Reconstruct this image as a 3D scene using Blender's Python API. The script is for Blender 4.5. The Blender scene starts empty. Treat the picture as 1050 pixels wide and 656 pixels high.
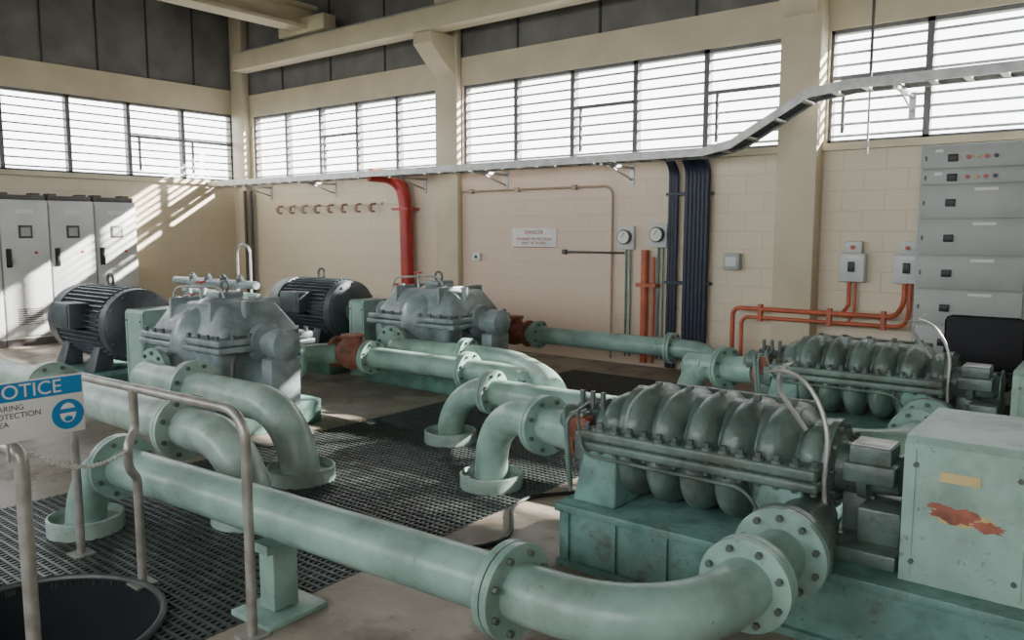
import bpy, bmesh, math, random
from mathutils import Vector, Matrix
random.seed(4)
V=Vector
# ------------------------------------------------------------ materials
def mat(name,c,rough=.5,metal=0.,c2=None,scale=6.,amt=.5,bump=0.,bscale=40.,detail=6,grime=None,gscale=3.,gamt=.6):
    m=bpy.data.materials.new(name); m.use_nodes=True
    nt=m.node_tree; n=nt.nodes; l=nt.links; b=n["Principled BSDF"]
    b.inputs["Roughness"].default_value=rough; b.inputs["Metallic"].default_value=metal
    tc=n.new("ShaderNodeTexCoord")
    if c2 is None: c2=tuple(x*.7 for x in c)
    nz=n.new("ShaderNodeTexNoise"); nz.inputs["Scale"].default_value=scale; nz.inputs["Detail"].default_value=detail
    l.new(tc.outputs["Object"],nz.inputs["Vector"])
    r=n.new("ShaderNodeValToRGB"); r.color_ramp.elements[0].position=.35; r.color_ramp.elements[1].position=.35+.6*amt
    r.color_ramp.elements[0].color=(*c2,1); r.color_ramp.elements[1].color=(*c,1)
    l.new(nz.outputs["Fac"],r.inputs["Fac"]); out=r.outputs["Color"]
    if grime:
        n3=n.new("ShaderNodeTexNoise"); n3.inputs["Scale"].default_value=gscale; n3.inputs["Detail"].default_value=12; n3.inputs["Roughness"].default_value=.7
        l.new(tc.outputs["Object"],n3.inputs["Vector"])
        mr=n.new("ShaderNodeMapRange"); mr.inputs[1].default_value=.50; mr.inputs[2].default_value=.68; mr.inputs[3].default_value=0; mr.inputs[4].default_value=gamt
        l.new(n3.outputs["Fac"],mr.inputs[0])
        mx=n.new("ShaderNodeMix"); mx.data_type='RGBA'; l.new(mr.outputs[0],mx.inputs[0]); l.new(out,mx.inputs[6]); mx.inputs[7].default_value=(*grime,1); out=mx.outputs[2]
        # small chips of dirt
        n4=n.new("ShaderNodeTexNoise"); n4.inputs["Scale"].default_value=gscale*9; n4.inputs["Detail"].default_value=6; n4.inputs["Roughness"].default_value=.6
        l.new(tc.outputs["Object"],n4.inputs["Vector"])
        m4=n.new("ShaderNodeMapRange"); m4.inputs[1].default_value=.64; m4.inputs[2].default_value=.70; m4.inputs[3].default_value=0; m4.inputs[4].default_value=gamt
        l.new(n4.outputs["Fac"],m4.inputs[0])
        mx2=n.new("ShaderNodeMix"); mx2.data_type='RGBA'; l.new(m4.outputs[0],mx2.inputs[0]); l.new(out,mx2.inputs[6]); mx2.inputs[7].default_value=(*[q*.6 for q in grime],1); out=mx2.outputs[2]
        ra=n.new("ShaderNodeMapRange"); ra.inputs[3].default_value=rough; ra.inputs[4].default_value=min(1,rough+.35); l.new(mr.outputs[0],ra.inputs[0]); l.new(ra.outputs[0],b.inputs["Roughness"])
    l.new(out,b.inputs["Base Color"])
    if bump>0:
        n2=n.new("ShaderNodeTexNoise"); n2.inputs["Scale"].default_value=bscale
        l.new(tc.outputs["Object"],n2.inputs["Vector"])
        bp=n.new("ShaderNodeBump"); bp.inputs["Strength"].default_value=bump; bp.inputs["Distance"].default_value=.01
        l.new(n2.outputs["Fac"],bp.inputs["Height"]); l.new(bp.outputs["Normal"],b.inputs["Normal"])
    return m
def blockwall(name,axis,c,c2,pink=None):
    m=bpy.data.materials.new(name); m.use_nodes=True
    nt=m.node_tree; n=nt.nodes; l=nt.links; b=n["Principled BSDF"]; b.inputs["Roughness"].default_value=.45
    tc=n.new("ShaderNodeTexCoord"); sp=n.new("ShaderNodeSeparateXYZ"); cb=n.new("ShaderNodeCombineXYZ")
    l.new(tc.outputs["Object"],sp.inputs[0]); l.new(sp.outputs[axis],cb.inputs[0]); l.new(sp.outputs["Z"],cb.inputs[1])
    br=n.new("ShaderNodeTexBrick"); br.inputs["Scale"].default_value=1; br.inputs["Brick Width"].default_value=.4; br.inputs["Row Height"].default_value=.2
    br.inputs["Mortar Size"].default_value=.005; br.inputs["Mortar Smooth"].default_value=.5
    br.inputs["Color1"].default_value=(*c,1); br.inputs["Color2"].default_value=tuple(x*.97 for x in c)+(1,); br.inputs["Mortar"].default_value=(*c2,1)
    l.new(cb.outputs[0],br.inputs["Vector"])
    nz=n.new("ShaderNodeTexNoise"); nz.inputs["Scale"].default_value=.6; nz.inputs["Detail"].default_value=5
    l.new(tc.outputs["Object"],nz.inputs["Vector"])
    r=n.new("ShaderNodeMapRange"); r.inputs[1].default_value=.35; r.inputs[2].default_value=.7; r.inputs[3].default_value=.05; r.inputs[4].default_value=.6
    l.new(nz.outputs["Fac"],r.inputs[0]); fac=r.outputs[0]
    if pink:   # pinkish glow between the two middle pilasters, mixed into the wall colour
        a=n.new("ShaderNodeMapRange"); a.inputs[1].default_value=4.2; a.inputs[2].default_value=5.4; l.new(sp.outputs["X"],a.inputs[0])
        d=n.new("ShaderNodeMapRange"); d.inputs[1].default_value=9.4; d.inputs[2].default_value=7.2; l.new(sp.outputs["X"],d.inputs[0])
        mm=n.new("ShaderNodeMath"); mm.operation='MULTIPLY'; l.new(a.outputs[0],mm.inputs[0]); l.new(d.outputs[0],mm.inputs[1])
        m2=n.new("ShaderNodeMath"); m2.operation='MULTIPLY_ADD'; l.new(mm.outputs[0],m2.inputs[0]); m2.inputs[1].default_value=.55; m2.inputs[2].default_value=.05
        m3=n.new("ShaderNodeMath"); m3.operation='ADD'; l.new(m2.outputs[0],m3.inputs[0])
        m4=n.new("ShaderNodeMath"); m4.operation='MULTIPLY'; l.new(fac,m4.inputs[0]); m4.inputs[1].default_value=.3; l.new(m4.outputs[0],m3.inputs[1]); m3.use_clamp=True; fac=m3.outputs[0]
    mx=n.new("ShaderNodeMix"); mx.data_type='RGBA'; l.new(fac,mx.inputs[0]); l.new(br.outputs["Color"],mx.inputs[6])
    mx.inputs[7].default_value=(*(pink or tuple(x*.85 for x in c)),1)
    l.new(mx.outputs[2],b.inputs["Base Color"])
    bp=n.new("ShaderNodeBump"); bp.inputs["Strength"].default_value=.4; bp.inputs["Distance"].default_value=.006; bp.invert=True
    l.new(br.outputs["Fac"],bp.inputs["Height"]); l.new(bp.outputs["Normal"],b.inputs["Normal"])
    return m
M={}
M['pipe']=mat("painted_pipe",(.29,.44,.385),.32,c2=(.19,.30,.26),scale=5,amt=.4,bump=.12,bscale=60,grime=(.15,.16,.125),gscale=3.5,gamt=.5)
M['pipe2']=mat("painted_pipe_pale",(.37,.49,.44),.32,c2=(.25,.345,.305),scale=7,amt=.4,bump=.1,grime=(.22,.20,.155),gscale=5,gamt=.5)
M['pump']=mat("pump_paint",(.145,.205,.18),.34,c2=(.07,.10,.087),scale=7,amt=.5,bump=.35,bscale=35,grime=(.065,.06,.045),gscale=6,gamt=.75)
M['base']=mat("base_paint",(.15,.30,.265),.5,c2=(.08,.16,.14),scale=8,amt=.4,bump=.1,grime=(.075,.075,.06),gscale=4,gamt=.85)
M['guard']=mat("guard_paint",(.29,.43,.375),.42,c2=(.21,.325,.28),scale=4,amt=.3,bump=.08,grime=(.16,.17,.135),gscale=3,gamt=.6)
M['motor']=mat("motor_paint",(.075,.10,.11),.4,c2=(.045,.055,.06),scale=6)
M['grey']=mat("cast_grey_paint",(.29,.36,.365),.3,c2=(.16,.205,.21),scale=6,amt=.5,bump=.2,bscale=30,grime=(.11,.12,.115),gscale=5,gamt=.7)
M['rust']=mat("rusty_red",(.36,.12,.075),.7,c2=(.16,.06,.04),scale=14,amt=.5,bump=.4)
M['bolt']=mat("bolt_steel",(.13,.155,.145),.45,.3)
M['steel']=mat("galvanised_steel",(.48,.48,.46),.42,.5,c2=(.34,.34,.33),scale=10)
M['rail']=mat("railing_steel",(.42,.41,.38),.38,.4,c2=(.27,.25,.22),scale=12)
M['black']=mat("black_rubber",(.018,.018,.02),.45)
M['cable']=mat("blue_black_cable",(.016,.024,.05),.45)
M['red']=mat("red_pipe_paint",(.50,.04,.03),.4)
M['orange']=mat("orange_conduit",(.56,.13,.06),.45)
M['cab']=mat("cabinet_grey",(.60,.62,.61),.38,c2=(.54,.56,.55),scale=3)
M['cabd']=mat("cabinet_dark_trim",(.10,.09,.085),.5)
M['mcc']=mat("switchboard_grey",(.40,.42,.40),.45,c2=(.35,.37,.35),scale=3)
M['white']=mat("white_plastic",(.75,.75,.72),.5,c2=(.7,.7,.67))
M['blue']=mat("sign_blue",(.02,.22,.50),.4,c2=(.02,.2,.45))
M['yellow']=mat("yellow_label",(.55,.45,.2),.5)
M['conc']=mat("floor_concrete",(.38,.33,.265),.42,c2=(.20,.165,.13),scale=2.2,amt=.6,bump=.25,bscale=25,detail=10,grime=(.085,.07,.055),gscale=1.6,gamt=.8)
M['grate']=mat("grating_steel",(.075,.088,.083),.42,.25,c2=(.045,.053,.05),scale=9)
M['under']=mat("grating_backing_plate",(.018,.021,.02),.7)  # opaque dark plate below the grating bars, also the pit sides
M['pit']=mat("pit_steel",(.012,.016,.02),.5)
M['panel']=mat("precast_panel",(.22,.215,.205),.8,c2=(.14,.135,.13),scale=2.5,amt=.7,bump=.3,bscale=18)
M['joint']=mat("panel_joint",(.05,.05,.048),.8)
M['ceil']=mat("ceiling_sheet",(.22,.215,.2),.7)
M['cream']=mat("cream_beam_paint",(.62,.54,.39),.5,c2=(.53,.46,.33),scale=2)
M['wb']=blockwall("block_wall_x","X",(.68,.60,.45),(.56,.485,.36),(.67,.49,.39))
M['wl']=blockwall("block_wall_y","Y",(.66,.58,.43),(.54,.47,.34))
M['frame']=mat("window_frame",(.15,.15,.155),.5)
M['lou']=mat("louvre_blade",(.55,.57,.59),.3)
M['condu']=mat("pinkish_conduit",(.46,.33,.24),.5)
M['chair']=mat("chair_fabric",(.02,.02,.024),.8)
M['soil']=mat("outside_ground",(.16,.17,.12),.9)

# ------------------------------------------------------------ mesh builder
def perp(d):
    d=d.normalized(); a=V((0,0,1)) if abs(d.z)<.9 else V((1,0,0))
    u=d.cross(a).normalized(); return u,d.cross(u).normalized()
def fillet(pts,r,n=8):
    pts=[V(p) for p in pts]; out=[pts[0]]
    for i in range(1,len(pts)-1):
        p=pts[i]; a=(pts[i-1]-p); b=(pts[i+1]-p); rr=min(r,a.length*.98,b.length*.98)
        a.normalize(); b.normalize(); ang=a.angle(b)
        if ang>3.1: out.append(p); continue
        R=rr*math.tan(ang/2); cdir=(a+b).normalized(); c=p+cdir*(R/math.sin(ang/2))
        s=p+a*rr-c; e=p+b*rr-c; tot=s.angle(e)
        for k in range(n+1):
            t=k/n; v=(s*math.sin((1-t)*tot)+e*math.sin(t*tot))/math.sin(tot); out.append(c+v)
    out.append(pts[-1]); return out
class B:
    def __init__(s,name): s.name=name; s.bm=bmesh.new(); s.mats=[]
    def mi(s,m):
        m=M[m]
        if m not in s.mats: s.mats.append(m)
        return s.mats.index(m)
    def merge(s,t,m,mx=None):
        i=s.mi(m); t.verts.ensure_lookup_table(); vs=[]
        for k,v in enumerate(t.verts):
            v.index=k; vs.append(s.bm.verts.new(mx@v.co if mx else v.co))
        for f in t.faces:
            try: g=s.bm.faces.new([vs[v.index] for v in f.verts]); g.material_index=i
            except ValueError: pass
        t.free()
    def box(s,a,b,m,bev=0.,rot=None):
        a=V(a); b=V(b); c=(a+b)/2; d=b-a
        t=bmesh.new(); bmesh.ops.create_cube(t,size=1); bmesh.ops.scale(t,vec=(abs(d.x),abs(d.y),abs(d.z)),verts=t.verts)
        if bev>0: bmesh.ops.bevel(t,geom=list(t.edges),offset=bev,segments=2,affect='EDGES',profile=.5)
        mx=Matrix.Translation(c)
        if rot: mx=mx@rot
        s.merge(t,m,mx)
    def frus(s,z0,z1,r0,r1,m,bev=0.):
        t=bmesh.new(); q=[]
        for z,(x0,y0,x1,y1) in ((z0,r0),(z1,r1)):
            q.append([t.verts.new(p) for p in ((x0,y0,z),(x1,y0,z),(x1,y1,z),(x0,y1,z))])
        t.faces.new(q[0][::-1]); t.faces.new(q[1])
        for i in range(4): t.faces.new((q[0][i],q[0][(i+1)%4],q[1][(i+1)%4],q[1][i]))
        if bev>0: bmesh.ops.bevel(t,geom=list(t.edges),offset=bev,segments=3,affect='EDGES',profile=.5)
        s.merge(t,m)
    def prism(s,poly,axis,a,b,m):
        i=s.mi(m); r=[]
        for w in (a,b):
            row=[]
            for p in poly:
                c=list(p); c.insert(axis,w); row.append(s.bm.verts.new(c))
            r.append(row)
        n=len(poly)
        fs=[s.bm.faces.new(r[0][::-1]),s.bm.faces.new(r[1])]+[s.bm.faces.new((r[0][k],r[0][(k+1)%n],r[1][(k+1)%n],r[1][k])) for k in range(n)]
        for f in fs: f.material_index=i
    def tube(s,pts,r,m,seg=16,caps=True,closed=False):
        i=s.mi(m); pts=[V(p) for p in pts]; n=len(pts); rings=[]; u=None
        rr=r if isinstance(r,(list,tuple)) else [r]*n
        for k in range(n):
            if closed: d=pts[(k+1)%n]-pts[k-1]
            elif k==0: d=pts[1]-pts[0]
            elif k==n-1: d=pts[-1]-pts[-2]
            else: d=(pts[k+1]-pts[k]).normalized()+(pts[k]-pts[k-1]).normalized()
            d.normalize()
            if u is None: u,_=perp(d)
            else:
                u=u-d*u.dot(d)
                if u.length<1e-5: u,_=perp(d)
                u.normalize()
            w=d.cross(u)
            rings.append([s.bm.verts.new(pts[k]+(u*math.cos(6.28318*j/seg)+w*math.sin(6.28318*j/seg))*rr[k]) for j in range(seg)])
        for k in range(n if closed else n-1):
            A=rings[k]; Bq=rings[(k+1)%n]
            for j in range(seg):
                f=s.bm.faces.new((A[j],A[(j+1)%seg],Bq[(j+1)%seg],Bq[j])); f.material_index=i
        if caps and not closed:
            f=s.bm.faces.new(rings[0][::-1]); f.material_index=i
            f=s.bm.faces.new(rings[-1]); f.material_index=i
    def lathe(s,p,ax,prof,m,seg=28):
        p=V(p); ax=V(ax).normalized(); s.tube2([p+ax*t for t,_ in prof],[max(r,.001) for _,r in prof],ax,m,seg)
    def tube2(s,pts,rs,d,m,seg):
        i=s.mi(m); u,w=perp(d); rings=[[s.bm.verts.new(p+(u*math.cos(6.28318*j/seg)+w*math.sin(6.28318*j/seg))*r) for j in range(seg)] for p,r in zip(pts,rs)]
        for k in range(len(pts)-1):
            for j in range(seg):
                f=s.bm.faces.new((rings[k][j],rings[k][(j+1)%seg],rings[k+1][(j+1)%seg],rings[k+1][j])); f.material_index=i
        f=s.bm.faces.new(rings[0][::-1]); f.material_index=i
        f=s.bm.faces.new(rings[-1]); f.material_index=i
    def cyl(s,a,b,r,m,seg=20):
        a=V(a); b=V(b); s.tube2([a,b],[r,r],b-a,m,seg)
    def ell(s,c,rad,m,seg=24,rot=None,pw=1.):
        t=bmesh.new(); bmesh.ops.create_uvsphere(t,u_segments=seg,v_segments=seg//2+2,radius=1)
        for v in t.verts:
            if pw!=1.: v.co=V([math.copysign(abs(q)**pw,q) for q in v.co])
            v.co=V((v.co.x*rad[0],v.co.y*rad[1],v.co.z*rad[2]))
        mx=Matrix.Translation(V(c))
        if rot: mx=mx@rot
        s.merge(t,m,mx)
    def flange(s,p,ax,r,th,m,bolts=8,pair=False):
        p=V(p); ax=V(ax).normalized(); u,w=perp(ax)
        if pair:
            s.cyl(p-ax*(th+.004),p-ax*.003,r,m,28); s.cyl(p+ax*.003,p+ax*(th+.004),r,m,28); s.cyl(p-ax*.01,p+ax*.01,r*.8,'black',20)
            e=th+.004
        else:
            s.cyl(p-ax*th/2,p+ax*th/2,r,m,28); e=th/2
        for k in range(bolts):
            a=6.28318*(k+.5)/bolts; q=p+(u*math.cos(a)+w*math.sin(a))*r*.82
            s.cyl(q-ax*(e+.018),q+ax*(e+.018),r*.075,'bolt',6)
    def done(s,ang=38):
        me=bpy.data.meshes.new(s.name)
        bmesh.ops.recalc_face_normals(s.bm,faces=s.bm.faces)
        for f in s.bm.faces: f.smooth=True
        for e in s.bm.edges:
            if len(e.link_faces)!=2 or e.calc_face_angle(0)>math.radians(ang): e.smooth=False
        s.bm.to_mesh(me); s.bm.free()
        for m in s.mats: me.materials.append(m)
        o=bpy.data.objects.new(s.name,me); bpy.context.collection.objects.link(o); return o
def text(body,loc,size,m,normal,parent,ext=.001,align='LEFT'):
    c=bpy.data.curves.new("lettering","FONT"); c.body=body; c.size=size; c.extrude=ext; c.align_x=align; c.materials.append(M[m])
    o=bpy.data.objects.new("lettering",c); bpy.context.collection.objects.link(o); o.location=loc
    o.rotation_euler=(math.pi/2,0,math.pi/2) if normal=='+x' else (math.pi/2,0,0)
    o.parent=parent; return o

# ------------------------------------------------------------ room shell
XR,YF,ZC=16.5,-12.0,5.7
GX0,GX1,GY0,GY1=7.7,10.0,-9.0,-0.75
f=B("floor")
for a,b in (((0,YF),(GX0,0)),((GX1,YF),(XR,0)),((GX0,YF),(GX1,GY0)),((GX0,GY1),(GX1,0))):
    f.box((a[0],a[1],-.2),(b[0],b[1],0),'conc')
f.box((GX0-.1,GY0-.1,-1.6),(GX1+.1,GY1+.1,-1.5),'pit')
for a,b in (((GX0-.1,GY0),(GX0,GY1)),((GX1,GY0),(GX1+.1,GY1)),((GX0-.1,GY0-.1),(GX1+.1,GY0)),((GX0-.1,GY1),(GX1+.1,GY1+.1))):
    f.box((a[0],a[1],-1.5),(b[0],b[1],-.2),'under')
f.done()
HC=V((9.40,-7.21)); HR=.5
g=B("floor_grating")
def spans(lo,hi,c0,other):
    d=HR*HR-other*other
    if d<=0: return [(lo,hi)]
    d=math.sqrt(d); return [(lo,c0-d),(c0+d,hi)]
x=GX0+.02
while x<GX1:
    for a,b in spans(GY0,GY1,HC.y,x-HC.x): g.box((x-.008,a,-.03),(x+.008,b,.0),'grate')
    x+=.036
y=GY0+.03
while y<GY1:
    for a,b in spans(GX0,GX1,HC.x,y-HC.y): g.box((a,y-.007,-.026),(b,y+.007,.004),'grate')
    y+=.045
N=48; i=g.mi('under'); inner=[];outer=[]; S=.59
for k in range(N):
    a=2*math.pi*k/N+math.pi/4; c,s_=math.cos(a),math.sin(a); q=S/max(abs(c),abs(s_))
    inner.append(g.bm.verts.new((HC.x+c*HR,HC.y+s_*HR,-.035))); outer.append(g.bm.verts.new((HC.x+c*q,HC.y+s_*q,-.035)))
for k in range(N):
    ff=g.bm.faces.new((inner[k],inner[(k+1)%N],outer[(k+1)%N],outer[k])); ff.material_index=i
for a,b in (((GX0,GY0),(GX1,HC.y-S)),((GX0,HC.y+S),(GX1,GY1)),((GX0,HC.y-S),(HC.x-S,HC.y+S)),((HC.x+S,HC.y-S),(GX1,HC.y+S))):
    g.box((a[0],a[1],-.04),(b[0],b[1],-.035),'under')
g.done()
r=B("sump_opening_ring")
pts=[(HC.x+HR*math.cos(t*math.pi/24),HC.y+HR*math.sin(t*math.pi/24),.015) for t in range(48)]
r.tube(pts,.016,'grate',8,closed=True)
i=r.mi('pit'); R0=[];R1=[]
for k in range(48):
    c,s_=math.cos(k*math.pi/24),math.sin(k*math.pi/24)
    R0.append(r.bm.verts.new((HC.x+c*HR,HC.y+s_*HR,0.0))); R1.append(r.bm.verts.new((HC.x+c*HR*.98,HC.y+s_*HR*.98,-1.2)))
for k in range(48):
    ff=r.bm.faces.new((R0[k],R0[(k+1)%48],R1[(k+1)%48],R1[k])); ff.material_index=i
r.tube([(HC.x-.15,HC.y+.1,-1.45),(HC.x-.15,HC.y+.1,-.3)],.12,'under',20)
r.done()

Z0,Z1,ZL=2.47,3.58,3.95
w=B("wall_back")
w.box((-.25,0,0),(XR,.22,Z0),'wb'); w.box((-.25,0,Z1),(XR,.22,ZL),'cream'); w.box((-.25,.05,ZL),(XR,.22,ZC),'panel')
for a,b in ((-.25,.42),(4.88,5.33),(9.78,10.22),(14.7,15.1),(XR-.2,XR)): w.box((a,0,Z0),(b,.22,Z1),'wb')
for k in range(1,14): w.box((k*1.25-.015,.035,ZL),(k*1.25+.015,.06,ZC),'joint')
w.done()
w=B("wall_left")
w.box((-.22,YF,0),(0,0,Z0),'wl'); w.box((-.22,YF,3.64),(0,0,4.05),'cream'); w.box((-.22,YF,4.05),(-.05,0,ZC),'panel')
w.box((-.22,-.12,Z0),(0,0,3.64),'wl'); w.box((-.22,YF,Z0),(0,-11.2,3.64),'wl')
for k in range(1,16): w.box((-.06,-k*.8-.012,4.05),(-.035,-k*.8+.012,ZC),'joint')
w.done()
w=B("wall_front")
w.box((-.22,YF-.2,0),(XR,YF,2.0),'wb'); w.box((-.22,YF-.2,3.7),(XR,YF,ZC),'wb')  # unseen wall; its window openings are added and sized for fill light
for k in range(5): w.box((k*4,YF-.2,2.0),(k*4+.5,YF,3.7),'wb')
w.done()
w=B("wall_right"); w.box((XR,YF-.2,0),(XR+.2,.22,ZC),'wl'); w.done()
w=B("ceiling"); w.box((-.22,YF-.2,ZC),(XR+.2,.22,ZC+.15),'ceil')
for k in range(6): w.box((0,-k*2.2-.9,ZC-.25),(XR,-k*2.2-.8,ZC),'ceil')
w.done()
def pil(x0,x1,dep,corb=True):
    p=B("pilaster"); p.box((x0,-dep,0),(x1,0,ZC-.02),'cream',.01)
    if corb: p.prism([(-dep-.45,4.22),(-dep,4.22),(-dep,3.72),(-dep-.2,3.85),(-dep-.45,4.08)],0,x0+.04,x1-.04,'cream')
    p.done()
pil(4.9,5.31,.1); pil(9.8,10.2,.22); pil(14.72,15.1,.2)
p=B("pilaster"); p.box((0,-.14,0),(.34,0,ZC-.02),'cream',.01); p.done()
t=B("trim_sill"); t.box((.42,-.06,Z0-.07),(4.9,.0,Z0),'cream'); t.box((5.31,-.06,Z0-.07),(9.8,0,Z0),'cream'); t.box((10.2,-.06,Z0-.07),(14.7,0,Z0),'cream')
t.box((0,-11.2,Z0-.07),(.06,-.16,Z0),'cream'); t.done()
wn=[0]
def window(a,b,n,axis,z0,z1,skip=()):
    wn[0]+=1; w=B("window_%d"%wn[0])
    def bx(u0,u1,d0,d1,za,zb,m,rot=0):
        if axis=='x': w.box((u0,d0,za),(u1,d1,zb),m,0,Matrix.Rotation(rot,4,'X') if rot else None)
        else: w.box((-d1,u0,za),(-d0,u1,zb),m,0,Matrix.Rotation(rot,4,'Y') if rot else None)
    pw=(b-a)/n
    for k in range(n+1):
        q=a+k*pw; bx(max(q-.03,a),min(q+.03,b),.04,.14,z0,z1,'frame')
    bx(a,b,.04,.14,z1-.04,z1,'frame'); bx(a,b,.04,.14,z0,z0+.035,'frame')
    nb=9; st=(z1-z0-.08)/nb
    for k in range(n):
        u0=a+k*pw+.03; u1=a+(k+1)*pw-.03
        for j in range(nb):
            z=z0+.06+j*st+.02
            bx(u0,u1,.05,.115,z-.007,z+.007,'lou',.18)
            bx(u0,u1,.040,.052,z-.020,z+.006,'lou')
        if k in skip:
            bx(u0,u1,.02,.05,z0+.62,z0+.66,'frame'); bx(u0+.1,u0+.13,.0,.03,z0+.1,z0+.62,'frame')
    w.done()
window(.42,4.88,5,'x',Z0,Z1,(2,)); window(5.33,9.78,5,'x',Z0,Z1,(2,4)); window(10.22,14.7,5,'x',Z0,Z1,(0,))
window(-11.18,-.12,12,'y',Z0,3.64,(10,11))
# ------------------------------------------------------------ crane beams
def ibeam(b,a,e,wd,h,m,axis):
    a=V(a); e=V(e); t=.05
    for (d0,d1,z0,z1) in ((-wd/2,wd/2,0,t),(-wd/2,wd/2,h-t,h),(-.03,.03,t,h-t)):
        if axis=='x': b.box((a.x,a.y+d0,a.z+z0),(e.x,a.y+d1,a.z+z1),m)
        else: b.box((a.x+d0,a.y,a.z+z0),(a.x+d1,e.y,a.z+z1),m)
c=B("crane_runway_beam")
c.box((.75,-.58,4.23),(XR,-.3,4.5),'cream',.01); c.box((.75,-.47,4.5),(XR,-.41,4.56),'steel'); c.done()
c=B("overhead_crane_bridge"); ibeam(c,(2.55,-11.5,4.62),(2.55,-.36,4.62),.34,.36,'cream','y')
c.box((2.0,-.56,4.57),(3.1,-.32,4.8),'cream',.02); c.done()
# ------------------------------------------------------------ cable tray
c=B("cable_tray")
prof=[(0.02,2.36),(9.2,2.36),(9.5,2.42),(10.25,2.84),(10.6,2.88),(XR-.3,2.88)]
for yy in (-.68,-.38):
    for k in range(len(prof)-1):
        (x0,z0),(x1,z1)=prof[k],prof[k+1]
        c.prism([(x0,z0),(x1,z1),(x1,z1+.085),(x0,z0+.085)],1,yy-.012,yy+.012,'steel')
def zt(x):
    for k in range(len(prof)-1):
        if prof[k][0]<=x<=prof[k+1][0]:
            u=(x-prof[k][0])/(prof[k+1][0]-prof[k][0]); return prof[k][1]*(1-u)+prof[k+1][1]*u
    return prof[-1][1]
x=.2
while x<XR-.4:
    c.box((x-.03,-.67,zt(x)+.005),(x+.03,-.39,zt(x)+.025),'steel'); x+=.27
for k in range(4):
    yy=-.63+k*.036; c.tube([(x_,yy,zt(x_)+.045+.004*math.sin(x_*3+k)) for x_ in [.1+q*.2 for q in range(int(45 if k>1 else 80))]],.018,'cable' if k!=3 else 'black',6)
for k in range(5):
    c.tube([(x_,-.60+k*.045,zt(x_)+.045) for x_ in [8.8+q*.1 for q in range(17)]],.022,'cable',6)
for x in (.9,2.6,4.6,6.1,8.0,11.0,13.0):
    z=zt(x); c.box((x-.018,-.7,z-.035),(x+.018,0,z-.005),'steel'); c.tube([(x,-.5,z-.03),(x,-.02,z-.16)],.011,'steel',6); c.box((x-.03,-.012,z-.22),(x+.03,0,z+.02),'steel')
c.cyl((10.75,-.53,2.96),(10.75,-.53,ZC),.014,'cabd',8); c.cyl((10.75,-.53,2.3),(10.75,-.53,2.9),.01,'steel',8)
c.done()
c=B("cable_bundle")
for k in range(3): c.tube(fillet([(8.54+k*.04,-.5,2.40),(8.54+k*.04,-.07,2.40-.02*k),(8.52+k*.04,-.05,.02)],.18),.024,'cable',8)
for k in range(6): c.tube(fillet([(8.76+k*.048,-.55,2.42),(8.76+k*.048,-.09,2.4),(8.74+k*.048,-.07,.02)],.2),.032,'cable',10)
for z in (1.,2.): c.box((8.49,-.09,z),(9.04,-.0,z+.03),'cable')
c.done()
c=B("red_riser_pipe")
c.tube(fillet([(4.02,-.55,2.40),(4.2,-.16,2.38),(4.33,-.14,2.1),(4.36,-.14,.3)],.22),.095,'red',20)
c.tube(fillet([(3.98,-.5,2.40),(4.1,-.08,2.36),(4.20,-.07,2.05),(4.20,-.07,.3)],.2),.03,'red',12)
for z in (.8,1.9): c.box((4.14,-.245,z),(4.48,0,z+.035),'red')
c.done()
c=B("corner_conduit"); c.tube([(.36,-.17,0.02),(.36,-.17,2.3)],.025,'cabd',10); c.tube([(.44,-.1,0.02),(.44,-.1,2.3)],.03,'cabd',8); c.done()
c=B("surface_conduit"); c.tube(fillet([(5.33,-.03,2.14),(7.75,-.03,2.14),(7.75,-.03,.05)],.12),.014,'condu',8)
for xx in (5.5,6.3,7.2): c.box((xx-.03,-.05,2.11),(xx+.03,0,2.17),'condu')
c.done()
c=B("orange_conduit")
c.tube([(8.22,-.06,.05),(8.22,-.06,1.38)],.045,'orange',12); c.tube([(8.33,-.05,.05),(8.33,-.05,1.3)],.02,'orange',8)
c.tube(fillet([(9.40,-.26,.02),(9.40,-.26,.79),(11.0,-.26,.79),(11.03,-.06,.9),(11.03,-.06,1.1)],.08),.024,'orange',10)
c.tube(fillet([(9.50,-.26,.02),(9.50,-.26,.70),(11.08,-.26,.70),(11.08,-.06,.8),(11.08,-.06,1.1)],.08),.02,'orange',10)
c.tube([(10.52,-.24,.8),(10.52,-.06,.86),(10.52,-.06,1.1)],.02,'orange',8); c.tube([(10.58,-.24,.72),(10.58,-.06,.78),(10.58,-.06,1.1)],.014,'orange',8)
for x in (9.7,10.4,10.9): c.box((x-.02,-.285,.66),(x+.02,-.225,.84),'orange')
c.box((8.14,-.13,.95),(8.40,0,.99),'orange')
c.done()
def gauge(x,z):
    o=B("pressure_gauge"); o.box((x-.11,-.05,z-.15),(x+.11,0,z+.13),'cab',.01)
    o.lathe((x,-.05,z),(0,-1,0),[(0,.085),(.05,.09),(.06,.085)],'cabd'); o.cyl((x,-.11,z),(x,-.113,z),.075,'white',24)
    o.box((x-.003,-.118,z-.01),(x+.003,-.113,z+.06),'black',0,Matrix.Rotation(.6,4,'Y'))
    o.tube([(x,-.03,z-.14),(x,-.03,.1)],.013,'base',8); o.tube([(x+.06,-.03,z-.14),(x+.06,-.03,.1)],.011,'base',8); o.done()
gauge(7.95,1.53); gauge(8.38,1.56)
o=B("instrument_pipe"); o.tube([(7.05,-.03,1.34),(7.7,-.03,1.34)],.013,'cabd',8); o.tube([(7.8,-.03,1.34),(7.92,-.03,1.34)],.013,'cabd',8); o.box((7.03,-.05,1.31),(7.08,0,1.37),'cabd'); o.tube([(7.68,-.03,1.34),(7.7,-.06,1.34),(7.8,-.06,1.34),(7.82,-.03,1.34)],.013,'cabd',8); o.done()
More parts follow.
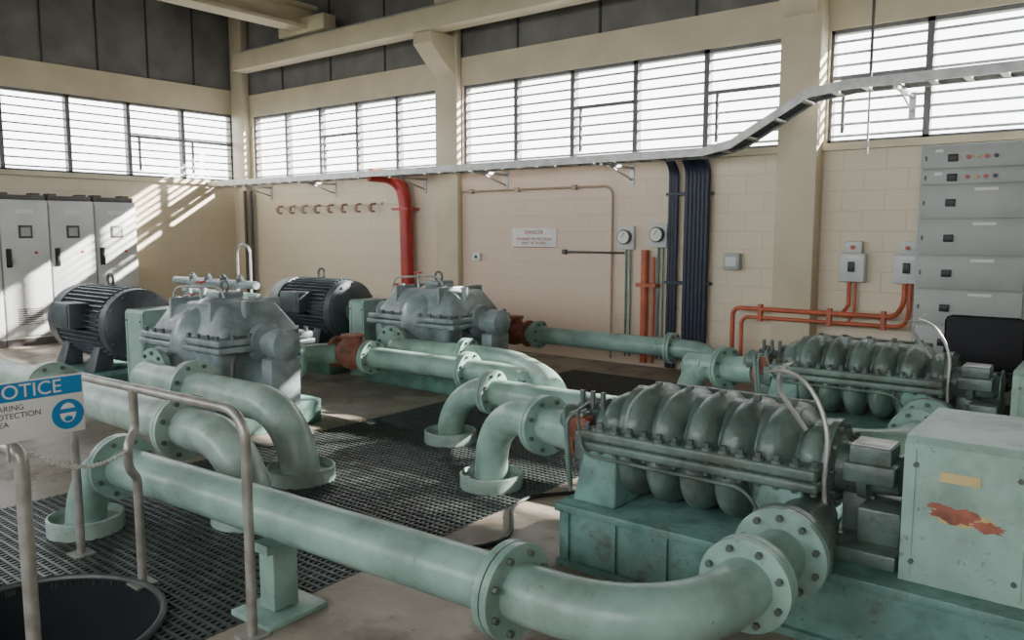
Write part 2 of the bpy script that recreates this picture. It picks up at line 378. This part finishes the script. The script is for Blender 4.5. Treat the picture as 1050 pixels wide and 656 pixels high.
def isolator(x):
    o=B("isolator_switch_box"); o.box((x-.12,-.12,1.1),(x+.12,0,1.38),'cab',.012); o.box((x-.08,-.1,1.38),(x+.08,0,1.5),'cab',.01)
    o.box((x-.03,-.15,1.2),(x+.03,-.12,1.3),'black',.005); o.lathe((x,-.1,1.44),(0,-1,0),[(0,.02),(.03,.02)],'red',12); o.box((x-.07,-.125,1.33),(x+.07,-.12,1.36),'white'); o.done()
isolator(10.55); isolator(11.05)
o=B("junction_box"); o.box((9.2,-.1,1.18),(9.38,0,1.36),'mcc',.01); o.box((9.23,-.105,1.22),(9.35,-.1,1.32),'cab'); o.done()
o=B("light_switch"); o.box((5.52,-.04,1.2),(5.66,0,1.3),'white',.008); o.box((5.57,-.05,1.23),(5.61,-.04,1.27),'black'); o.done()
s=B("danger_sign"); s.box((6.2,-.012,1.38),(6.92,0,1.64),'white',.002); s.box((6.22,-.014,1.385),(6.90,-.012,1.395),'red'); so=s.done()
text("DANGER",(6.56,-.014,1.56),.075,'red','-y',so,align='CENTER'); text("HEARING PROTECTION\nMUST BE WORN",(6.56,-.014,1.48),.052,'red','-y',so,align='CENTER')
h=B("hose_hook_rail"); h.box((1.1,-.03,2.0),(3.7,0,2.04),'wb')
for k in range(8):
    x=1.25+k*.33; h.tube(fillet([(x,-.02,2.02),(x,-.14,2.0),(x,-.14,1.9),(x,-.05,1.9)],.04),.018,'condu',8); h.box((x-.03,-.16,1.93),(x+.03,-.11,1.98),'condu',.008)
h.done()
# ------------------------------------------------------------ cabinets
def cabinet(y0,y1):
    o=B("electrical_cabinet"); ym=(y0+y1)/2
    o.box((.01,y0+.004,0),(.58,y1-.004,.1),'cabd'); o.box((0.01,y0+.003,.1),(.58,y1-.003,2.03),'cab',.006)
    o.box((.58,y0+.012,.14),(.605,y1-.012,1.99),'cab',.006)
    o.box((0.05,y0+.02,2.03),(.56,y1-.02,2.1),'cabd',.006); o.box((.3,y0+.06,2.1),(.5,y0+.16,2.13),'cabd'); o.box((.3,y1-.16,2.1),(.5,y1-.06,2.13),'cabd')
    o.box((.605,y0+.05,1.1),(.625,y0+.12,1.36),'black',.008); o.box((.625,y0+.065,1.14),(.66,y0+.10,1.24),'black',.006)
    o.box((.605,ym-.09,1.5),(.613,ym+.09,1.68),'cabd',.003); o.box((.613,ym-.06,1.53),(.616,ym+.06,1.65),'mcc')
    o.box((.605,ym-.12,1.84),(.61,ym+.12,1.9),'white')
    for k in range(8): o.box((.603,ym-.16,.3+k*.03),(.609,ym+.16,.312+k*.03),'cabd')
    o.lathe((.605,ym+.12,1.3),(1,0,0),[(0,.02),(.015,.02)],'red',10); o.done()
for k in range(8): cabinet(-2.24-.63*(k+1),-2.24-.63*k)
o=B("motor_control_centre")
o.box((11.18,-.42,0),(14.6,-.01,.1),'cabd'); o.box((11.18,-.4,.1),(14.6,-.01,2.36),'mcc',.008)
for c_ in range(4):
    xa=11.2+c_*.85; xb=xa+.83; z=2.34; k=0
    for hgt in (.2,.14,.3,.32,.3,.32,.3,.3):
        o.box((xa,-.425,z-hgt+.008),(xb,-.4,z-.006),'mcc',.006)
        zm=z-hgt/2
        o.box((xa+.2,-.445,zm-.035),(xa+.28,-.425,zm+.03),'black',.006); o.box((xa+.21,-.46,zm-.01),(xa+.27,-.445,zm+.008),'black')
        if k<2:
            for q in range(4): o.lathe((xa+.36+q*.07,-.425,zm),(0,-1,0),[(0,.018),(.02,.018)],('red','yellow','red','black')[q],10)
        o.box((xa+.42 if k>1 else xa+.1,-.428,z-.05),(xa+.6 if k>1 else xa+.16,-.425,z-.025),'white')
        o.box((xa+.02,-.43,zm-.02),(xa+.035,-.425,zm+.02),'cabd')
        z-=hgt; k+=1
o.done()
# ------------------------------------------------------------ machinery
def motor(cx,cy,L=1.3,R=.37,z=.69,name="electric_motor"):
    o=B(name); x0=cx-L/2; x1=cx+L/2
    o.lathe((x0,cy,z),(1,0,0),[(0,R*.55),(.02,R*.9),(.05,R*.96),(.24,R*.98),(.245,R*.9),(.3,R*.86),(L-.2,R*.86),(L-.19,R*.97),(L-.1,R*.95),(L-.06,R*.8),(L-.04,R*.4),(L,.14)],'motor',40)
    for k in range(44):
        a=6.28318*k/44; rot=Matrix.Rotation(a,4,'X')
        c=V((0,0,R*.92)); c=rot@c
        m=(x0+.3+x1-.2)/2; hl=(x1-.2-x0-.3)/2
        o.box((m-hl,cy+c.y-.006,z+c.z-R*.08),(m+hl,cy+c.y+.006,z+c.z+R*.08),'motor',0,rot)
    for k in range(12):
        a=6.28318*k/12; o.cyl((x1-.105,cy+R*.86*math.cos(a),z+R*.86*math.sin(a)),(x1-.06,cy+R*.86*math.cos(a),z+R*.86*math.sin(a)),.014,'bolt',6)
    o.box((cx-.15,cy-R-.12,z-.02),(cx+.2,cy-R*.7,z+.22),'motor',.015); o.box((cx-.12,cy-R-.13,z+.0),(cx+.17,cy-R-.12,z+.2),'motor',.005)
    o.tube([(cx+.02+.06*math.cos(t*.5236),cy,z+R+.05+.06*math.sin(t*.5236)) for t in range(12)],.014,'bolt',8,closed=True)
    for sx in (x0+.35,x1-.35):
        for sy in (-1,1): o.frus(.26,z-R*.5,(sx-.1,cy+sy*R*.8-.1,sx+.1,cy+sy*R*.8+.1),(sx-.06,cy+sy*R*.65-.06,sx+.06,cy+sy*R*.65+.06),'motor',.01)
    o.box((x0+.1,cy-.42,0),(x1+.0,cy+.42,.26),'base',.015); o.cyl((x1,cy,z),(x1+.08,cy,z),.06,'steel')
    o.done()
def guard(x0,x1,y0,y1,z0,z1,m='guard',rust=False):
    o=B("coupling_guard"); ch=.07
    o.prism([(y0,z0),(y1,z0),(y1,z1-ch),(y1-ch,z1),(y0+ch*.35,z1),(y0,z1-ch*.35)],0,x0,x1,m)
    for xx in (x0+.02,x1-.04): o.box((xx,y0-.006,z0+.02),(xx+.02,y0,z1-.04),m)
    for q in (.1,.9):
        for zz in (z0+.08,z1-.1): o.cyl((x0+(x1-x0)*q,y0-.012,zz),(x0+(x1-x0)*q,y0,zz),.01,'bolt',6)
    if rust:
        def blob(mt,cx_,cz_,rx,rz,off,sd,n=26):
            rnd=random.Random(sd); i=o.mi(mt); vs=[]
            for k in range(n):
                a=6.28318*k/n; q=.7+.45*rnd.random(); vs.append(o.bm.verts.new((x0+(x1-x0)*cx_+rx*math.cos(a)*q,y0-off,z0+(z1-z0)*cz_+rz*math.sin(a)*q)))
            c=o.bm.verts.new((x0+(x1-x0)*cx_,y0-off,z0+(z1-z0)*cz_))
            for k in range(n): o.bm.faces.new((vs[k],vs[(k+1)%n],c)).material_index=i
        blob('yellow',.5,.5,.115,.03,.001,3); blob('rust',.42,.515,.085,.032,.002,5); blob('rust',.68,.475,.055,.022,.0025,8); blob('rust',.28,.56,.03,.012,.0025,2)
        o.box((x0+.12,y0-.004,z0+.40),(x0+.25,y0,z0+.435),'yellow')
    o.done()
def collar(o,x,y,r=.19):
    o.lathe((x,y,0.0),(0,0,1),[(0,r),(.085,r),(.09,r-.012),(.05,r-.02),(.045,.09)],'pipe2',28)

def multistage(ox,oy):
    o=B("multistage_pump"); z=.60
    X=lambda v:ox+v
    o.box((X(-.62),oy-.44,.26),(X(2.6),oy+.44,.30),'base',.006)
    for yy in (-.42,.36): o.box((X(-.6),oy+yy,.02),(X(2.58),oy+yy+.06,.26),'base'); o.box((X(-.6),oy+yy-.03,.0),(X(2.58),oy+yy+.09,.03),'base')
    for xx in (-.58,-.1,.5,1.1,1.8,2.4): o.box((X(xx),oy-.36,.02),(X(xx+.05),oy+.36,.26),'base')
    for xx in (-.56,-.3,-.04): o.box((X(xx),oy-.436,.03),(X(xx+.02),oy-.42,.26),'base')
    for xx in (-.45,.42): o.frus(.3,.56,(X(xx-.12),oy-.36,X(xx+.12),oy+.36),(X(xx-.09),oy-.3,X(xx+.09),oy+.3),'base',.015)
    o.lathe((X(-.5),oy,z-.03),(1,0,0),[(0,.16),(.06,.21),(.9,.21),(1.0,.17)],'pump',28)
    for k in range(5): o.ell((X(-.34+k*.17),oy-.01,z-.1),(.095,.29,.2),'pump',20,pw=.9)
    o.frus(z-.045,z-.003,(X(-.56),oy-.34,X(.58),oy+.34),(X(-.56),oy-.34,X(.58),oy+.34),'pump',.012)
    o.frus(z+.003,z+.05,(X(-.55),oy-.335,X(.57),oy+.335),(X(-.55),oy-.335,X(.57),oy+.335),'pump',.012)
    for k in range(15):
        for sy in (-1,1):
            x=X(-.52+k*.077); o.cyl((x,oy+sy*.308,z-.06),(x,oy+sy*.308,z+.085),.013,'bolt',6); o.cyl((x,oy+sy*.308,z+.05),(x,oy+sy*.308,z+.064),.022,'pump',10)
    o.lathe((X(-.46),oy,z+.03),(1,0,0),[(0,.12),(.05,.2),(.88,.2),(.95,.12)],'pump',28)
    for k in range(5):
        o.ell((X(-.31+k*.165),oy,z+.05),(.105,.285,.205 if k<3 else .195),'pump',32,pw=.93,rot=Matrix.Rotation(.10,4,'Y'))
    o.ell((X(-.45),oy,z+.04),(.1,.22,.15),'pump',22,pw=.9); o.ell((X(.5),oy,z+.04),(.08,.22,.15),'pump',22,pw=.9)
    o.lathe((X(.545),oy,z+.01),(1,0,0),[(0,.19),(.03,.19)],'pump',32)
    for k in range(10):
        a=k*.628; o.cyl((X(.57),oy+.165*math.cos(a),z+.01+.165*math.sin(a)),(X(.595),oy+.165*math.cos(a),z+.01+.165*math.sin(a)),.012,'bolt',6)
    o.tube([(X(-.3),oy+.2,z+.18),(X(.4),oy+.2,z+.18)],.045,'pump',12)
    for k in range(5): o.cyl((X(-.29+k*.165),oy-.02,z+.22),(X(-.29+k*.165),oy-.02,z+.265),.018,'bolt',6)
    for sg in (-1,1):
        o.lathe((X(sg*.52),oy,z),(sg,0,0),[(0,.14),(.05,.15),(.06,.11),(.14,.10),(.15,.13),(.19,.135),(.2,.09),(.3,.085),(.31,.07),(.34,.05)],'pump',24)
        o.box((X(sg*.66-.05),oy-.09,z-.3),(X(sg*.66+.05),oy+.09,z-.08),'pump',.01)
        for k in range(6):
            a=k*1.047; o.cyl((X(sg*.66),oy+.115*math.cos(a),z+.115*math.sin(a)),(X(sg*.73),oy+.115*math.cos(a),z+.115*math.sin(a)),.011,'bolt',6)
    o.box((X(.64),oy-.13,z+.06),(X(.8),oy+.03,z+.13),'pump',.006); o.box((X(.645),oy-.125,z+.13),(X(.795),oy+.025,z+.137),'steel',.002); o.box((X(.62),oy-.15,z-.02),(X(.82),oy+.05,z+.06),'pump',.01)
    o.lathe((X(.84),oy,z),(1,0,0),[(0,.05),(.01,.05),(.012,.11),(.02,.11),(.03,.05)],'pump',24)
    o.box((X(.6),oy-.3,.3),(X(.87),oy+.3,.36),'pump',.01); o.box((X(.7),oy-.2,.36),(X(.86),oy+.2,.5),'pump',.01)
    o.tube(fillet([(X(.42),oy,.41),(X(.55),oy-.3,.41),(X(.55),oy-.6,.41)],.15),[.12]*11 ,'pump',22)
    o.flange((X(.55),oy-.60,.41),(0,1,0),.175,.035,'pump',10)
    o.lathe((X(-.55),oy,z-.08),(-1,0,0),[(0,.15),(.12,.12),(.2,.105)],'pump',24)
    o.lathe((X(-.73),oy,z-.08),(-1,0,0),[(0,.12),(.03,.12)],'rust',24)
    o.box((X(-.72),oy-.2,z-.06),(X(-.6),oy-.11,z+.07),'rust',.012); o.box((X(-.7),oy-.19,z+.07),(X(-.62),oy-.12,z+.09),'steel',.003)
    o.box((X(-.62),oy-.27,z-.12),(X(-.56),oy-.16,z+.02),'pump',.01)
    o.tube(fillet([(X(-.76),oy-.12,z+.10),(X(-.7),oy-.24,z+.10),(X(-.66),oy-.24,.32)],.05),.013,'base',8)
    o.tube(fillet([(X(-.58),oy-.22,z+.12),(X(-.66),oy-.28,z+.09),(X(-.62),oy-.3,.32)],.05),.01,'pump',8)
    o.tube(fillet([(X(.46),oy-.12,z+.16),(X(.30),oy-.18,z+.40),(X(.42),oy-.20,z+.46),(X(.60),oy-.26,z+.25),(X(.58),oy-.28,z-.1),(X(.64),oy-.22,.33)],.14,6),.010,'steel',8)
    o.tube(fillet([(X(-.7),oy+.05,z+.12),(X(-.6),oy-.28,z+.12),(X(-.5),oy-.37,z-.06),(X(.3),oy-.38,z-.06),(X(.42),oy-.36,.36)],.06),.008,'pump',8)
    for k in range(3): o.cyl((X(-.56-.06*k),oy-.1,z+.1),(X(-.56-.06*k),oy-.1,z+.19),.014,'bolt',8)
    o.done()
P1=(11.27,-4.9); P2=(11.29,-2.45)
for P,rust in ((P1,True),(P2,False)):
    multistage(*P)
    sh=0 if rust else .05
    guard(P[0]+.89+sh,P[0]+1.30+sh,P[1]-.34+sh,P[1]+.34,.302,.85-sh*2,rust=rust)
    o=B("electric_motor"); x0=P[0]+1.42; z=.62; R=.28; L=1.0
    o.lathe((x0,P[1],z),(1,0,0),[(0,.08),(.04,R*.5),(.06,R*.95),(.14,R*.95),(.15,R*.86),(L-.25,R*.86),(L-.24,R*.98),(L-.04,R*.96),(L,R*.5)],'guard',36)
    for k in range(30):
        a=6.28318*k/30; rot=Matrix.Rotation(a,4,'X'); c=rot@V((0,0,R*.93)); o.box((x0+.16,P[1]+c.y-.005,z+c.z-.02),(x0+L-.26,P[1]+c.y+.005,z+c.z+.02),'guard',0,rot)
    o.box((x0+.2,P[1]-.25,.302),(x0+.8,P[1]+.25,.40),'guard',.01); o.done()

def splitcase(cx,cy,name="split_case_pump"):
    o=B(name); z=.70
    o.box((cx-.75,cy-.4,0),(cx+.75,cy+.4,.2),'base',.015)
    o.frus(.2,z-.02,(cx-.4,cy-.28,cx+.4,cy+.28),(cx-.5,cy-.42,cx+.5,cy+.42),'grey',.05)
    o.ell((cx,cy,z-.05),(.3,.48,.38),'grey',28,pw=.9)
    o.frus(z-.05,z-.004,(cx-.62,cy-.46,cx+.62,cy+.46),(cx-.62,cy-.46,cx+.62,cy+.46),'grey',.015)
    o.frus(z+.004,z+.055,(cx-.6,cy-.45,cx+.6,cy+.45),(cx-.6,cy-.45,cx+.6,cy+.45),'grey',.015)
    for k in range(9):
        for sy in (-1,1): o.cyl((cx-.54+k*.135,cy+sy*.42,z-.06),(cx-.54+k*.135,cy+sy*.42,z+.09),.02,'bolt',6)
    for k in range(5):
        for sx in (-1,1): o.cyl((cx+sx*.57,cy-.3+k*.15,z-.06),(cx+sx*.57,cy-.3+k*.15,z+.09),.02,'bolt',6)
    o.frus(z+.05,z+.31,(cx-.56,cy-.39,cx+.56,cy+.39),(cx-.40,cy-.26,cx+.40,cy+.24),'grey',.05)
    o.lathe((cx-.17,cy,z),(1,0,0),[(0,.2),(.02,.34),(.08,.37),(.26,.37),(.32,.34),(.34,.2)],'grey',36)
    for sx in (-1,1):
        o.box((cx+sx*.3-.015,cy-.33,z+.05),(cx+sx*.3+.015,cy+.33,z+.34),'grey',.005)
        o.cyl((cx+sx*.45,cy-.1,z+.2),(cx+sx*.45,cy-.1,z+.34),.035,'grey',12)
    o.box((cx-.1,cy-.12,z+.33),(cx+.1,cy+.12,z+.39),'grey',.01); o.tube([(cx+.05*math.cos(t*.5236),cy,z+.43+.05*math.sin(t*.5236)) for t in range(12)],.012,'bolt',6,closed=True)
    for sx in (-1,1):
        o.lathe((cx+sx*.55,cy,z),(sx,0,0),[(0,.17),(.06,.16),(.07,.1),(.15,.1),(.16,.13),(.3,.13),(.31,.10),(.34,.05)],'grey',24)
        o.box((cx+sx*.76-.07,cy-.14,.2),(cx+sx*.76+.07,cy+.14,z-.1),'grey',.02)
    for sy in (-1,1):
        o.lathe((cx+.05*sy,cy+sy*.3,.45),(0,sy,0),[(0,.22),(.2,.17),(.3,.15)],'grey',28)
        o.flange((cx+.05*sy,cy+sy*.61,.45),(0,1,0),.22,.05,'pipe',10)
    o.tube(fillet([(cx-.5,cy-.2,z+.2),(cx-.45,cy-.2,z+.42),(cx+.1,cy-.1,z+.44),(cx+.15,cy-.1,z+.35)],.08),.01,'steel',8)
    o.tube(fillet([(cx+.55,cy-.25,z+.05),(cx+.62,cy-.35,z-.2),(cx+.8,cy-.45,.1),(cx+1.1,cy-.5,.03),(cx+1.3,cy-.2,.03)],.12),.018,'cabd',8)
    o.cyl((cx-.2,cy-.1,z+.3),(cx-.2,cy-.1,z+.46),.012,'steel',8); o.lathe((cx-.2,cy-.1,z+.46),(0,0,1),[(0,.04),(.015,.04)],'red',14)
    o.done()
motor(4.62,-4.58,1.35,.37); motor(5.12,-2.33,1.3,.36)
guard(5.40,5.72,-4.82,-4.34,.0,.88); guard(5.88,6.12,-2.55,-2.11,.0,.84)
splitcase(6.68,-4.58); splitcase(7.05,-2.33)

# ------------------------------------------------------------ pipework
def pipe(name,pts,r,bend,flanges=(),m='pipe',col=None,fr=None,n=10):
    o=B(name); o.tube(fillet(pts,bend,n),r,m,28)
    for (p,ax) in flanges: o.flange(p,ax,fr or r*1.62,.028,m,8,True)
    if col:
        for c in col: collar(o,*c)
    return o
dx=(1,-.06,0)
o=pipe("discharge_pipe",[(8.42,-6.55,.0),(8.42,-6.55,.42),(11.28,-6.39,.41),(11.82,-6.37,.41),(11.82,-5.525,.41)],.1,.42,
   [((8.82,-6.53,.42),dx),((11.22,-6.395,.41),dx),((11.82,-5.86,.41),(0,1,0))],col=[(8.42,-6.55)],n=14)
o.flange((11.82,-5.545,.41),(0,1,0),.175,.035,'pipe',10)
o.done()
s=B("pipe_support_post"); s.box((9.98,-6.53,.03),(10.08,-6.41,.3),'pipe',.004); s.box((9.9,-6.62,0),(10.16,-6.32,.025),'pipe',.004)
s.prism([(-6.57,.33),(-6.57,.29),(-6.37,.29),(-6.37,.33),(-6.42,.31),(-6.52,.31)],0,9.96,10.10,'pipe'); s.done()
o=pipe("suction_header_pipe",[(5.2,-5.87,.42),(8.98,-5.9,.42),(8.98,-5.9,0)],.125,.5,[((8.3,-5.9,.42),(1,0,0)),((6.4,-5.88,.42),(1,0,0))],col=[(8.98,-5.9,.22)],m='pipe2',n=14); o.done()
o=pipe("suction_branch_pipe",[(6.62,-5.22,.45),(6.62,-5.28,.45),(8.6,-5.28,.45),(8.6,-5.28,0)],.125,.5,[((7.35,-5.28,.45),(1,0,0))],col=[(8.6,-5.28,.22)],m='pipe2',n=14); o.done()
o=pipe("suction_elbow_pipe",[(9.66,-4.62,0),(9.66,-4.62,.49),(10.0,-4.72,.5),(10.51,-4.88,.52)],.105,.36,[((10.2,-4.79,.505),(1,-.31,.03))],col=[(9.66,-4.62,.2)],n=12); o.done()
o=pipe("transfer_pipe",[(6.73,-3.97,.45),(6.73,-3.5,.45),(9.05,-3.46,.45),(9.3,-3.46,.3),(9.3,-3.46,0)],.095,.3,[((7.3,-3.5,.45),(1,0,0)),((8.45,-3.47,.45),(1,0,0))],n=10)
o.done()
def valve(x,y,z,L=.55):
    o=B("rusty_check_valve"); o.lathe((x,y,z),(1,0,0),[(0,.15),(.03,.15),(.035,.11),(.1,.12),(.2,.145),(L-.2,.145),(L-.1,.12),(L-.035,.11),(L-.03,.15),(L,.15)],'rust',28)
    o.lathe((x+L/2,y,z+.1),(0,0,1),[(0,.1),(.06,.09),(.065,.11),(.085,.11)],'rust',20); o.done()
valve(6.82,-3.497,.455,.44); valve(6.98,-1.25,.45,.45)
o=pipe("discharge_pipe",[(8.72,-3.98,0),(8.72,-3.98,.43),(11.3,-3.86,.41),(11.84,-3.84,.41),(11.84,-3.075,.41)],.1,.38,[((9.12,-3.965,.43),(1,.04,0)),((11.25,-3.865,.41),(1,.04,0)),((11.84,-3.35,.41),(0,1,0))],col=[(8.72,-3.98,.2)],n=12)
o.flange((11.84,-3.095,.41),(0,1,0),.175,.035,'pipe',10); o.done()
o=pipe("branch_pipe",[(7.1,-2.97,.45),(7.1,-3.02,.47),(8.5,-2.95,.48),(9.3,-3.5,.47),(9.6,-3.85,.46)],.095,.35,[((8.0,-2.97,.475),(1,.05,0))]); o.done()
o=pipe("transfer_pipe",[(7.0,-1.7,.45),(7.0,-1.25,.45),(9.75,-1.27,.45),(9.75,-1.27,0)],.095,.34,[((7.55,-1.25,.45),(1,0,0)),((9.2,-1.27,.45),(1,0,0))],col=[(9.75,-1.27,.2)]); o.done()
o=pipe("suction_elbow_pipe",[(9.8,-2.15,0),(9.8,-2.15,.47),(10.1,-2.3,.5),(10.53,-2.44,.52)],.105,.34,[((10.22,-2.34,.505),(1,-.35,.03))],col=[(9.8,-2.15,.2)]); o.done()
o=B("valve_manifold")
for k in range(4):
    x=3.7+k*.33; o.tube(fillet([(x,-3.2,0),(x,-3.2,1.0),(x+.25,-3.2,1.0)],.08),.035,'grey',12); o.lathe((x,-3.2,.75),(0,0,1),[(0,.06),(.1,.06)],'grey',14)
    o.cyl((x,-3.2,.8),(x,-3.38,.8),.012,'steel',8); o.tube([(x+.07*math.cos(t*.5236),-3.38,.8+.07*math.sin(t*.5236)) for t in range(12)],.01,'red' if k%2 else 'base',6,closed=True)
    o.lathe((x+.1,-3.2,1.0),(0,0,1),[(0,.045),(.07,.045),(.08,.025),(.1,.025)],'motor',14)
o.tube([(3.4,-3.2,1.0),(5.1,-3.2,1.0)],.045,'grey',12); o.tube([(3.4,-3.1,.87),(5.0,-3.1,.87)],.03,'pipe',12)
o.tube(fillet([(4.6,-3.1,0),(4.6,-3.1,1.45),(4.85,-3.1,1.45),(4.85,-3.1,0)],.12),.014,'steel',8)
o.box((3.5,-3.3,0),(5.0,-3.0,.08),'base'); o.done()
o=B("floor_cable"); pts=[V((10.15+.15*math.sin(t*.5),-5.6+t*.09,.012)) for t in range(14)]; o.tube(pts,.012,'black',8); o.done()
# ------------------------------------------------------------ handrails, chain, sign
o=B("guard_railing")
o.tube(fillet([(10.13,-6.67,0),(10.13,-6.67,.91),(8.75,-6.72,.91),(8.75,-6.72,0)],.12),.02,'rail',10)
o.tube(fillet([(9.32,-6.70,0),(9.32,-6.70,.5),(9.35,-6.75,.56),(9.35,-6.75,.66),(9.32,-6.70,.72),(9.32,-6.70,.91)],.03),.02,'rail',10)
for x,y in ((10.13,-6.67),(9.32,-6.70),(8.75,-6.72),(9.93,-7.38)): o.box((x-.05,y-.05,0),(x+.05,y+.05,.01),'rail')
o.tube(fillet([(9.93,-7.38,0),(9.93,-7.38,.89),(8.75,-7.9,.89),(8.75,-7.9,0)],.06),.024,'rail',10)
o.done()
o=B("barrier_chain"); A=V((9.93,-7.36,.87)); Bq=V((9.35,-6.76,.64)); n=46
for k in range(n):
    t=(k+.5)/n; p=A.lerp(Bq,t); p.z-=.10*4*t*(1-t)*.6; d=(Bq-A).normalized(); u,w_=perp(d)
    if k%2: u,w_=w_,u
    o.tube([p+d*.013*math.cos(q*.785)+u*.007*math.sin(q*.785) for q in range(8)],.0034,'white',5,closed=True)
o.done()
s=B("notice_sign"); s.box((9.945,-7.50,.915),(9.953,-7.18,1.115),'white',.002)
s.box((9.953,-7.495,1.05),(9.9545,-7.185,1.11),'blue')
s.tube([(9.94,-7.42,.85),(9.94,-7.42,1.08)],.006,'steel',6)
s.cyl((9.953,-7.235,.98),(9.9548,-7.235,.98),.052,'blue',32)
s.ell((9.955,-7.235,.985),(.002,.026,.034),'white',16); s.box((9.9562,-7.262,.985),(9.9575,-7.208,1.0),'blue'); s.ell((9.9562,-7.235,.965),(.002,.014,.01),'blue',10)
so=s.done()
text("NOTICE",(9.9548,-7.485,1.06),.064,'white','+x',so,.0006)
text("HEARING\nPROTECTION\nAREA",(9.9535,-7.48,1.02),.026,'cabd','+x',so,.0005)
o=B("office_chair"); cx,cy=11.86,-1.15
o.box((cx-.28,cy-.05,.5),(cx+.28,cy+.02,.93),'chair',.05); o.box((cx-.25,cy-.5,.42),(cx+.25,cy-.02,.5),'chair',.035)
o.box((cx-.03,cy,.4),(cx+.03,cy+.04,.6),'black',.01); o.cyl((cx,cy-.25,.1),(cx,cy-.25,.42),.03,'black')
for k in range(5):
    a=k*1.2566; e=V((cx+.26*math.cos(a),cy-.25+.26*math.sin(a),.07)); o.tube([(cx,cy-.25,.11),e],.02,'black',8); o.cyl(e+V((-.02,0,-.04)),e+V((.02,0,-.04)),.03,'black',12)
o.done()
# ------------------------------------------------------------ outside
o=B("outside_ground"); o.box((-40,-40,-.5),(50,50,-.3),'soil'); o.done()
# ------------------------------------------------------------ lights
wd=bpy.data.worlds.new("World"); bpy.context.scene.world=wd; wd.use_nodes=True
bg=wd.node_tree.nodes["Background"]; bg.inputs[0].default_value=(.93,.97,1,1); bg.inputs[1].default_value=9.5
sun=bpy.data.lights.new("sun","SUN"); sun.energy=58; sun.angle=math.radians(1.2); sun.color=(1,.95,.88)
so=bpy.data.objects.new("sun",sun); bpy.context.collection.objects.link(so)
so.rotation_euler=V((-.85,-1,-.64)).to_track_quat('-Z','Y').to_euler()
def portal(loc,rot,sx,sy):
    a=bpy.data.lights.new("window_portal","AREA"); a.shape='RECTANGLE'; a.size=sx; a.size_y=sy; a.cycles.is_portal=True
    ob=bpy.data.objects.new("window_portal",a); bpy.context.collection.objects.link(ob); ob.location=loc; ob.rotation_euler=rot
portal((7.5,.3,3.03),(-math.pi/2,0,0),14.6,1.2)
portal((-.3,-5.7,3.05),(0,-math.pi/2,0),1.2,11.2)
portal((8,YF-.3,2.85),(math.pi/2,0,0),16.5,1.8)  # sky portal at the added front wall openings
# ------------------------------------------------------------ camera
cam=bpy.data.cameras.new("camera"); co=bpy.data.objects.new("camera",cam); bpy.context.collection.objects.link(co)
cam.lens=28.08; cam.sensor_width=36; co.location=(12.8,-8.4,1.6)
co.rotation_euler=(math.radians(90-6.35),0,math.radians(38.2)); cam.clip_start=.05; cam.clip_end=200
bpy.context.scene.camera=co
